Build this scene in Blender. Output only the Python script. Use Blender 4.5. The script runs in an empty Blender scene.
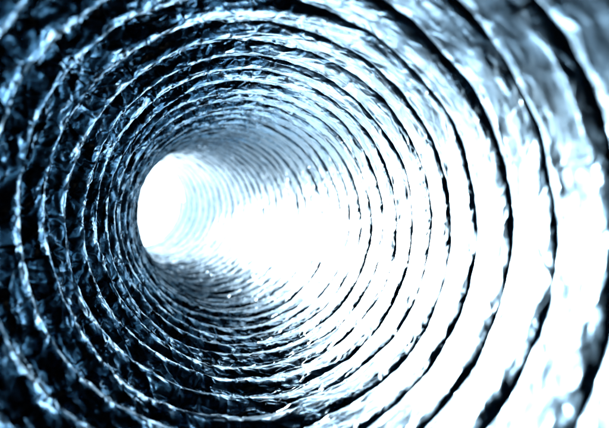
import bpy, math, mathutils
import numpy as np

sc = bpy.context.scene
col = sc.collection
R = 0.05                      # duct radius in metres (a 100 mm hose)

# ------------------------------------------------------------------ camera
cam_d = bpy.data.cameras.new('camera')
cam = bpy.data.objects.new('camera', cam_d)
col.objects.link(cam)
cam.location = (0, 0, 0)
cam.rotation_euler = (math.radians(90), 0, 0)
cam_d.sensor_width = 36.0
cam_d.lens = 36.0 * 607 / 609
cam_d.clip_start = 0.001
cam_d.clip_end = 20
cam_d.dof.use_dof = True
cam_d.dof.focus_distance = 3.95 * R
cam_d.dof.aperture_fstop = 18
sc.camera = cam

# ------------------------------------------------------------------ world, light, exposure
w = bpy.data.worlds.new('World')
sc.world = w
w.use_nodes = True
bg = w.node_tree.nodes['Background']
bg.inputs[0].default_value = (1.0, 0.55, 0.36, 1)
bg.inputs[1].default_value = 0.11

LIGHT_POWER = 0.74
LIGHT_R = 0.5                 # radii
SKY_STRENGTH = 8.0

vs = sc.view_settings
vs.view_transform = 'Standard'
vs.look = 'None'
vs.exposure = 0.0
vs.gamma = 1.0
vs.use_curve_mapping = False

cy = sc.cycles
cy.use_denoising = True
cy.max_bounces = 4
cy.glossy_bounces = 4
cy.diffuse_bounces = 1
cy.transmission_bounces = 0
cy.adaptive_threshold = 0.05
cy.sample_clamp_indirect = 12.0
cy.sample_clamp_direct = 0.0
cy.caustics_reflective = True
cy.blur_glossy = 0.0
cy.use_guiding = True
cy.guiding_training_samples = 64
cy.denoising_prefilter = 'ACCURATE'

# ------------------------------------------------------------------ centre line of the hose (units: radii; x right, y up, z forward)
X0, Y0, HEAD, ELEV, S1, K1, RAMP, PHI, PITCH = 0.0325, -0.0096, -0.095, -0.0092, 3.2494, 0.0443, 0.7514, 0.1582, 0.3536
S_END = 14.1
ds = 0.01
S = np.arange(-4, 24, ds)
T0 = np.array([math.sin(HEAD)*math.cos(ELEV), math.sin(ELEV), math.cos(HEAD)*math.cos(ELEV)])
KD = np.array([-math.cos(PHI), math.sin(PHI), 0.0])
N0 = KD - T0*(KD @ T0); N0 /= np.linalg.norm(N0)
ang = np.cumsum(K1*np.clip((S - S1)/RAMP, 0, 1))*ds
TV = np.cos(ang)[:, None]*T0 + np.sin(ang)[:, None]*N0
CL = np.cumsum(TV, 0)*ds
CL = CL - CL[np.argmin(abs(S))] + np.array([X0, Y0, 0.0])

def frame(s):
    c = np.stack([np.interp(s, S, CL[:, i]) for i in range(3)], -1)
    t = np.stack([np.interp(s, S, TV[:, i]) for i in range(3)], -1)
    t /= np.linalg.norm(t, axis=-1, keepdims=True)
    a = np.array([1.0, 0, 0]) - t*t[..., :1]
    a /= np.linalg.norm(a, axis=-1, keepdims=True)
    b = np.cross(t, a)
    return c, t, a, b

def to_world(p):              # (x right, y up, z forward) -> Blender axes, metres
    return np.stack([p[..., 0], p[..., 2], p[..., 1]], -1)*R

# ------------------------------------------------------------------ daylight outside the far opening
def wall_point(sv, th, r=1.0):
    c, t, a, b = frame(np.array([sv]))
    return c[0] + r*(math.cos(th)*a[0] + math.sin(th)*b[0])

LIGHT_AIM = wall_point(4.8, math.radians(-38))
LIGHT_THROUGH = wall_point(S_END, math.radians(140), 0.30)
beam = LIGHT_THROUGH - LIGHT_AIM; beam /= np.linalg.norm(beam)
ld = bpy.data.lights.new('daylight_at_far_opening', 'AREA')
ld.shape = 'DISK'
ld.size = 2*LIGHT_R*R
ld.energy = LIGHT_POWER
ld.spread = math.radians(15)
ld.color = (0.72, 0.90, 1.0)
lo = bpy.data.objects.new('daylight_at_far_opening', ld)
col.objects.link(lo)
lo.location = to_world(LIGHT_THROUGH + 5.0*beam)
lo.rotation_euler = mathutils.Vector(to_world(-beam)).to_track_quat('-Z', 'Y').to_euler()

# the bright sky that closes the view through the opening
c, t, a, b = frame(np.array([S_END + 6.0]))
me = bpy.data.meshes.new('sky')
ring = []
vsky, fsky = [], []
for i in range(9):
    for j in range(48):
        rr = 12.0*math.sin(i/8*math.pi/2); zz = -3.5*(1 - math.cos(i/8*math.pi/2))
        an = j/48*2*math.pi
        vsky.append(to_world(c[0] + rr*(math.cos(an)*a[0] + math.sin(an)*b[0]) + (zz + 0.0)*t[0]))
for i in range(8):
    for j in range(48):
        fsky.append((i*48 + j, i*48 + (j + 1) % 48, (i + 1)*48 + (j + 1) % 48, (i + 1)*48 + j))
me.from_pydata([tuple(v) for v in vsky], [], fsky); me.validate()
sky = bpy.data.objects.new('sky', me); col.objects.link(sky)
sky['kind'] = 'structure'
msky = bpy.data.materials.new('bright_sky'); msky.use_nodes = True
nn_ = msky.node_tree.nodes; nn_.remove(nn_['Principled BSDF'])
em = nn_.new('ShaderNodeEmission'); em.inputs[0].default_value = (0.70, 0.88, 1.0, 1); em.inputs[1].default_value = SKY_STRENGTH
msky.node_tree.links.new(em.outputs[0], nn_['Material Output'].inputs[0])
me.materials.append(msky)

# ------------------------------------------------------------------ noise
rng = np.random.default_rng(7)
PERM = rng.permutation(4096)
GRAD = rng.normal(size=(4096, 3)); GRAD /= np.linalg.norm(GRAD, axis=1, keepdims=True)
RND = rng.random((4096, 5))

def hsh(i, j, k, seed=0):
    return PERM[(PERM[(PERM[(i + seed*131) & 4095] + j) & 4095] + k) & 4095]

def perlin(p, seed=0):
    i = np.floor(p).astype(np.int64)
    f = p - i
    u = f*f*f*(f*(f*6 - 15) + 10)
    out = 0
    for dx in (0, 1):
        wx = u[:, 0] if dx else 1 - u[:, 0]
        for dy in (0, 1):
            wy = u[:, 1] if dy else 1 - u[:, 1]
            for dz in (0, 1):
                wz = u[:, 2] if dz else 1 - u[:, 2]
                g = GRAD[hsh(i[:, 0] + dx, i[:, 1] + dy, i[:, 2] + dz, seed)]
                d = g[:, 0]*(f[:, 0] - dx) + g[:, 1]*(f[:, 1] - dy) + g[:, 2]*(f[:, 2] - dz)
                out = out + wx*wy*wz*d
    return out

def facets(p, seed=0, tilt=0.9, beta=0.55):
    """upper envelope of randomly tilted paraboloids: flat-ish facets that meet in sharp creases"""
    i = np.floor(p).astype(np.int64)
    best = np.full(len(p), -1e9)
    for dx in (-1, 0, 1):
        for dy in (-1, 0, 1):
            for dz in (-1, 0, 1):
                h = hsh(i[:, 0] + dx, i[:, 1] + dy, i[:, 2] + dz, seed)
                r = RND[h]
                q = p - (i + np.array([dx, dy, dz]) + r[:, :3])
                g = GRAD[(h*7 + 3) & 4095]
                v = tilt*(q*g).sum(1) - beta*(q*q).sum(1) + 0.25*r[:, 3]
                np.maximum(best, v, out=best)
    return best

def creases(p, seed=0, width=0.10):
    """0 on the flat of a facet, 1 along the sharp folds between neighbouring facets"""
    i = np.floor(p).astype(np.int64)
    f1 = np.full(len(p), 9.0); f2 = np.full(len(p), 9.0)
    for dx in (-1, 0, 1):
        for dy in (-1, 0, 1):
            for dz in (-1, 0, 1):
                r = RND[hsh(i[:, 0] + dx, i[:, 1] + dy, i[:, 2] + dz, seed)]
                q = p - (i + np.array([dx, dy, dz]) + r[:, :3])
                d = np.sqrt((q*q).sum(1))
                f2 = np.minimum(f2, np.maximum(f1, d))
                f1 = np.minimum(f1, d)
    return np.clip(1 - (f2 - f1)/width, 0, 1)

# ------------------------------------------------------------------ foil material
def mat_foil(name, rough, bump):
    m = bpy.data.materials.new(name); m.use_nodes = True
    nt = m.node_tree; N = nt.nodes; L = nt.links
    bs = N['Principled BSDF']
    bs.inputs['Metallic'].default_value = 1.0
    tc = N.new('ShaderNodeTexCoord')
    # slight tone differences of the laminated foil
    n1 = N.new('ShaderNodeTexNoise'); n1.inputs['Scale'].default_value = 90; n1.inputs['Detail'].default_value = 4
    L.new(tc.outputs['Object'], n1.inputs['Vector'])
    cr = N.new('ShaderNodeValToRGB')
    cr.color_ramp.elements[0].position = 0.3; cr.color_ramp.elements[0].color = (0.032, 0.060, 0.085, 1)
    cr.color_ramp.elements[1].position = 0.7; cr.color_ramp.elements[1].color = (0.084, 0.144, 0.194, 1)
    L.new(n1.outputs['Fac'], cr.inputs['Fac'])
    L.new(cr.outputs['Color'], bs.inputs['Base Color'])
    n2 = N.new('ShaderNodeTexNoise'); n2.inputs['Scale'].default_value = 260; n2.inputs['Detail'].default_value = 3
    L.new(tc.outputs['Object'], n2.inputs['Vector'])
    mr = N.new('ShaderNodeMapRange')
    mr.inputs['To Min'].default_value = rough - 0.07; mr.inputs['To Max'].default_value = rough + 0.09
    L.new(n2.outputs['Fac'], mr.inputs['Value'])
    at = N.new('ShaderNodeAttribute'); at.attribute_name = 'slack'      # taut foil is scuffed matter, slack foil keeps its shine
    rs = N.new('ShaderNodeMath'); rs.operation = 'MULTIPLY_ADD'; rs.inputs[1].default_value = -0.15; rs.inputs[2].default_value = 0.15
    L.new(at.outputs['Fac'], rs.inputs[0])
    ra = N.new('ShaderNodeMath'); ra.operation = 'ADD'
    L.new(mr.outputs['Result'], ra.inputs[0]); L.new(rs.outputs[0], ra.inputs[1])
    L.new(ra.outputs[0], bs.inputs['Roughness'])
    # fine crumple: small creased facets and a finer grain
    nd = N.new('ShaderNodeTexNoise'); nd.inputs['Scale'].default_value = 300
    L.new(tc.outputs['Object'], nd.inputs['Vector'])
    mx = N.new('ShaderNodeMixRGB'); mx.blend_type = 'ADD'; mx.inputs[0].default_value = 0.0012
    L.new(tc.outputs['Object'], mx.inputs[1]); L.new(nd.outputs['Color'], mx.inputs[2])
    geo = N.new('ShaderNodeNewGeometry')
    prev = geo.outputs['Normal']
    for scale, amount, rot in ((240, 0.50*bump, 0.6), (430, 0.42*bump, -0.9)):
        v = N.new('ShaderNodeTexVoronoi'); v.inputs['Scale'].default_value = scale
        mp = N.new('ShaderNodeMapping'); mp.inputs['Rotation'].default_value = (rot, 0.7*rot, 1.3*rot); mp.inputs['Scale'].default_value = (0.5, 1.35, 1.0)
        L.new(mx.outputs['Color'], mp.inputs['Vector']); L.new(mp.outputs[0], v.inputs['Vector'])
        sub = N.new('ShaderNodeVectorMath'); sub.operation = 'SUBTRACT'; sub.inputs[1].default_value = (0.5, 0.5, 0.5)
        L.new(v.outputs['Color'], sub.inputs[0])
        mul = N.new('ShaderNodeVectorMath'); mul.operation = 'SCALE'; ms = N.new('ShaderNodeMath'); ms.operation = 'MULTIPLY'; ms.inputs[1].default_value = amount
        L.new(at.outputs['Fac'], ms.inputs[0]); L.new(ms.outputs[0], mul.inputs['Scale'])
        L.new(sub.outputs[0], mul.inputs[0])
        add = N.new('ShaderNodeVectorMath'); add.operation = 'ADD'
        L.new(prev, add.inputs[0]); L.new(mul.outputs[0], add.inputs[1])
        prev = add.outputs[0]
    nz = N.new('ShaderNodeVectorMath'); nz.operation = 'NORMALIZE'
    L.new(prev, nz.inputs[0])
    prev = nz.outputs[0]
    L.new(prev, bs.inputs['Normal'])
    return m

MAT_BAND = mat_foil('crumpled_foil', 0.18, 0.9)
MAT_RIB = mat_foil('foil_over_wire', 0.18, 0.5)

# ------------------------------------------------------------------ the hose: a helix of wire ribs with crumpled foil slung between them
duct = bpy.data.objects.new('flexible_duct', None)
col.objects.link(duct)
duct.empty_display_size = 0.02
duct['label'] = 'crumpled silver foil flexible duct with wire ribs, seen from inside, curving to a bright opening'
duct['category'] = 'duct'

PHASE = 0.019
DEPTH_IN, DEPTH_OUT = 0.068, 0.019   # how far the foil hangs back between the ribs
RIB = 0.23                    # half width of a rib in turns of pitch

def smooth(x, a, b):
    x = np.clip((x - a)/(b - a), 0, 1)
    return x*x*(3 - 2*x)

def surface(th, s):
    """th: winding angle (unbounded), s: axial position of the strip; returns points"""
    u = s/PITCH - PHASE/PITCH - th/(2*math.pi)           # 0 at the wire
    P = np.stack([np.cos(th), np.sin(th), s], -1)
    flat = P.reshape(-1, 3)
    sh = th.shape
    # the wire does not lie quite true: wander along and across the hose
    wob = perlin(flat*np.array([1.1, 1.1, 2.2]) + 5, 1).reshape(sh)
    wob2 = perlin(flat*np.array([2.6, 2.6, 3.1]) + 9, 2).reshape(sh)
    ua = np.abs(u - np.round(u))
    outer = smooth(np.cos(th + PHI - 0.22), -0.55, 0.72)         # taut on the outside of the bend, slack on the inside
    d_taut = (2*ua)**7
    d_sym = 0.35*np.clip(ua/0.5, 0, 1) + 0.65*smooth(ua, 0.05, 0.42)
    d = d_sym + (d_taut - d_sym)*outer
    slack = 1 - 0.76*outer
    valley = smooth(ua, 0.10, 0.32)
    big = facets(flat*np.array([4.2, 4.2, 6.0]) + 31.7, 3).reshape(sh) - facets(flat*np.array([4.6, 4.6, 6.4]) + 77.1, 4).reshape(sh)
    mid = facets(flat*np.array([10., 10., 12.]) + 11.3, 5).reshape(sh) - facets(flat*np.array([9., 9., 13.]) + 53.9, 6).reshape(sh)
    fine = facets(flat*22.0 + 3.1, 7).reshape(sh) - facets(flat*25.0 + 8.7, 8).reshape(sh)
    r = 1.0 + (DEPTH_IN + (DEPTH_OUT - DEPTH_IN)*outer)*d*(1 + 0.35*wob2)
    r = r + (0.012 + 0.024*slack)*wob
    r = r + (0.016 + 0.034*valley)*(0.15 + 0.85*slack)*big
    r = r + (0.012 + 0.022*valley)*slack*mid
    fold = creases(flat*np.array([4.4, 4.4, 5.6]) + 17.3, 9, 0.13).reshape(sh) - creases(flat*np.array([7.6, 7.6, 9.4]) + 41.9, 10, 0.16).reshape(sh)
    r = r + (0.0040 + 0.0070*valley)*slack*fine
    r = r + (0.0035 + 0.0045*valley)*slack*fold
    s2 = s + (0.030 + 0.030*slack)*wob2 + (0.010 + 0.030*slack**2)*mid*(1 - valley) + 0.030*slack*big*(1 - valley)
    # a shallow dent pushed up into the floor just where the bend begins
    tt = (th + math.pi/2 + 0.15 + math.pi) % (2*math.pi) - math.pi
    r = r - 0.045*np.exp(-(tt/0.55)**2 - ((s - 6.2)/0.35)**2)
    c, t, a, b = frame(s2)
    return to_world(c + r[..., None]*(np.cos(th)[..., None]*a + np.sin(th)[..., None]*b)), slack

def grid_object(name, pts, nrm, slack, mat):
    n, m = pts.shape[:2]
    me = bpy.data.meshes.new(name)
    idx = np.arange(n*m).reshape(n, m)
    q = np.stack([idx[:-1, :-1], idx[:-1, 1:], idx[1:, 1:], idx[1:, :-1]], -1).reshape(-1, 4)
    me.vertices.add(n*m); me.vertices.foreach_set('co', pts.reshape(-1).astype(np.float32))
    me.loops.add(q.size); me.loops.foreach_set('vertex_index', q.reshape(-1).astype(np.int32))
    me.polygons.add(len(q)); me.polygons.foreach_set('loop_start', np.arange(0, q.size, 4, dtype=np.int32))
    me.polygons.foreach_set('use_smooth', np.ones(len(q), dtype=bool))
    me.update(calc_edges=True)
    me.normals_split_custom_set_from_vertices(nrm.reshape(-1, 3).astype(np.float32))
    at = me.attributes.new('slack', 'FLOAT', 'POINT'); at.data.foreach_set('value', slack.reshape(-1).astype(np.float32))
    me.materials.append(mat)
    o = bpy.data.objects.new(name, me)
    col.objects.link(o)
    o.parent = duct
    return o

K0 = int(math.floor(-1.6/PITCH)); K1_ = int(math.ceil(S_END/PITCH))
for k in range(K0, K1_):
    s_mid = k*PITCH
    if s_mid < 1.0:   nt_, nr, nb = 360, 10, 14
    elif s_mid < 7.0: nt_, nr, nb = 960, 18, 28
    else:             nt_, nr, nb = 540, 12, 18
    th = np.linspace(0, 2*math.pi, nt_ + 1)
    # pad by one column each way so normals agree with the neighbours
    dth = th[1]
    thp = np.concatenate([[-dth], th, [2*math.pi + dth]])
    ur = np.linspace(-RIB, RIB, nr + 1)
    ub = np.linspace(RIB, 1 - RIB, nb + 1)
    up = np.concatenate([[ur[0] - 0.02], ur, ub[1:], [ub[-1] + 0.02]])
    TH, U = np.meshgrid(thp, up, indexing='ij')
    SS = PHASE + PITCH*(k + U + TH/(2*math.pi))
    P, SL = surface(TH, SS)
    SL = SL[1:-1, 1:-1]
    d1 = P[2:, 1:-1] - P[:-2, 1:-1]
    d2 = P[1:-1, 2:] - P[1:-1, :-2]
    nn = np.cross(d2, d1); nn /= np.linalg.norm(nn, axis=-1, keepdims=True) + 1e-12
    C = to_world(frame(SS[1:-1, 1:-1])[0])
    Q = P[1:-1, 1:-1]
    if ((C - Q)*nn).sum() < 0: nn = -nn
    # faces wind so that they look into the hose
    e = np.cross(Q[0, 1] - Q[0, 0], Q[1, 1] - Q[0, 0])
    flip = (e*nn[0, 0]).sum() < 0
    def put(name, lo_, hi_, m):
        A, B, D = Q[:, lo_:hi_], nn[:, lo_:hi_], SL[:, lo_:hi_]
        if flip: A, B, D = A[::-1], B[::-1], D[::-1]
        return grid_object(name, A, B, D, m)
    put('rib', 0, nr + 1, MAT_RIB)
    put('foil_band', nr, nr + nb + 1, MAT_BAND)
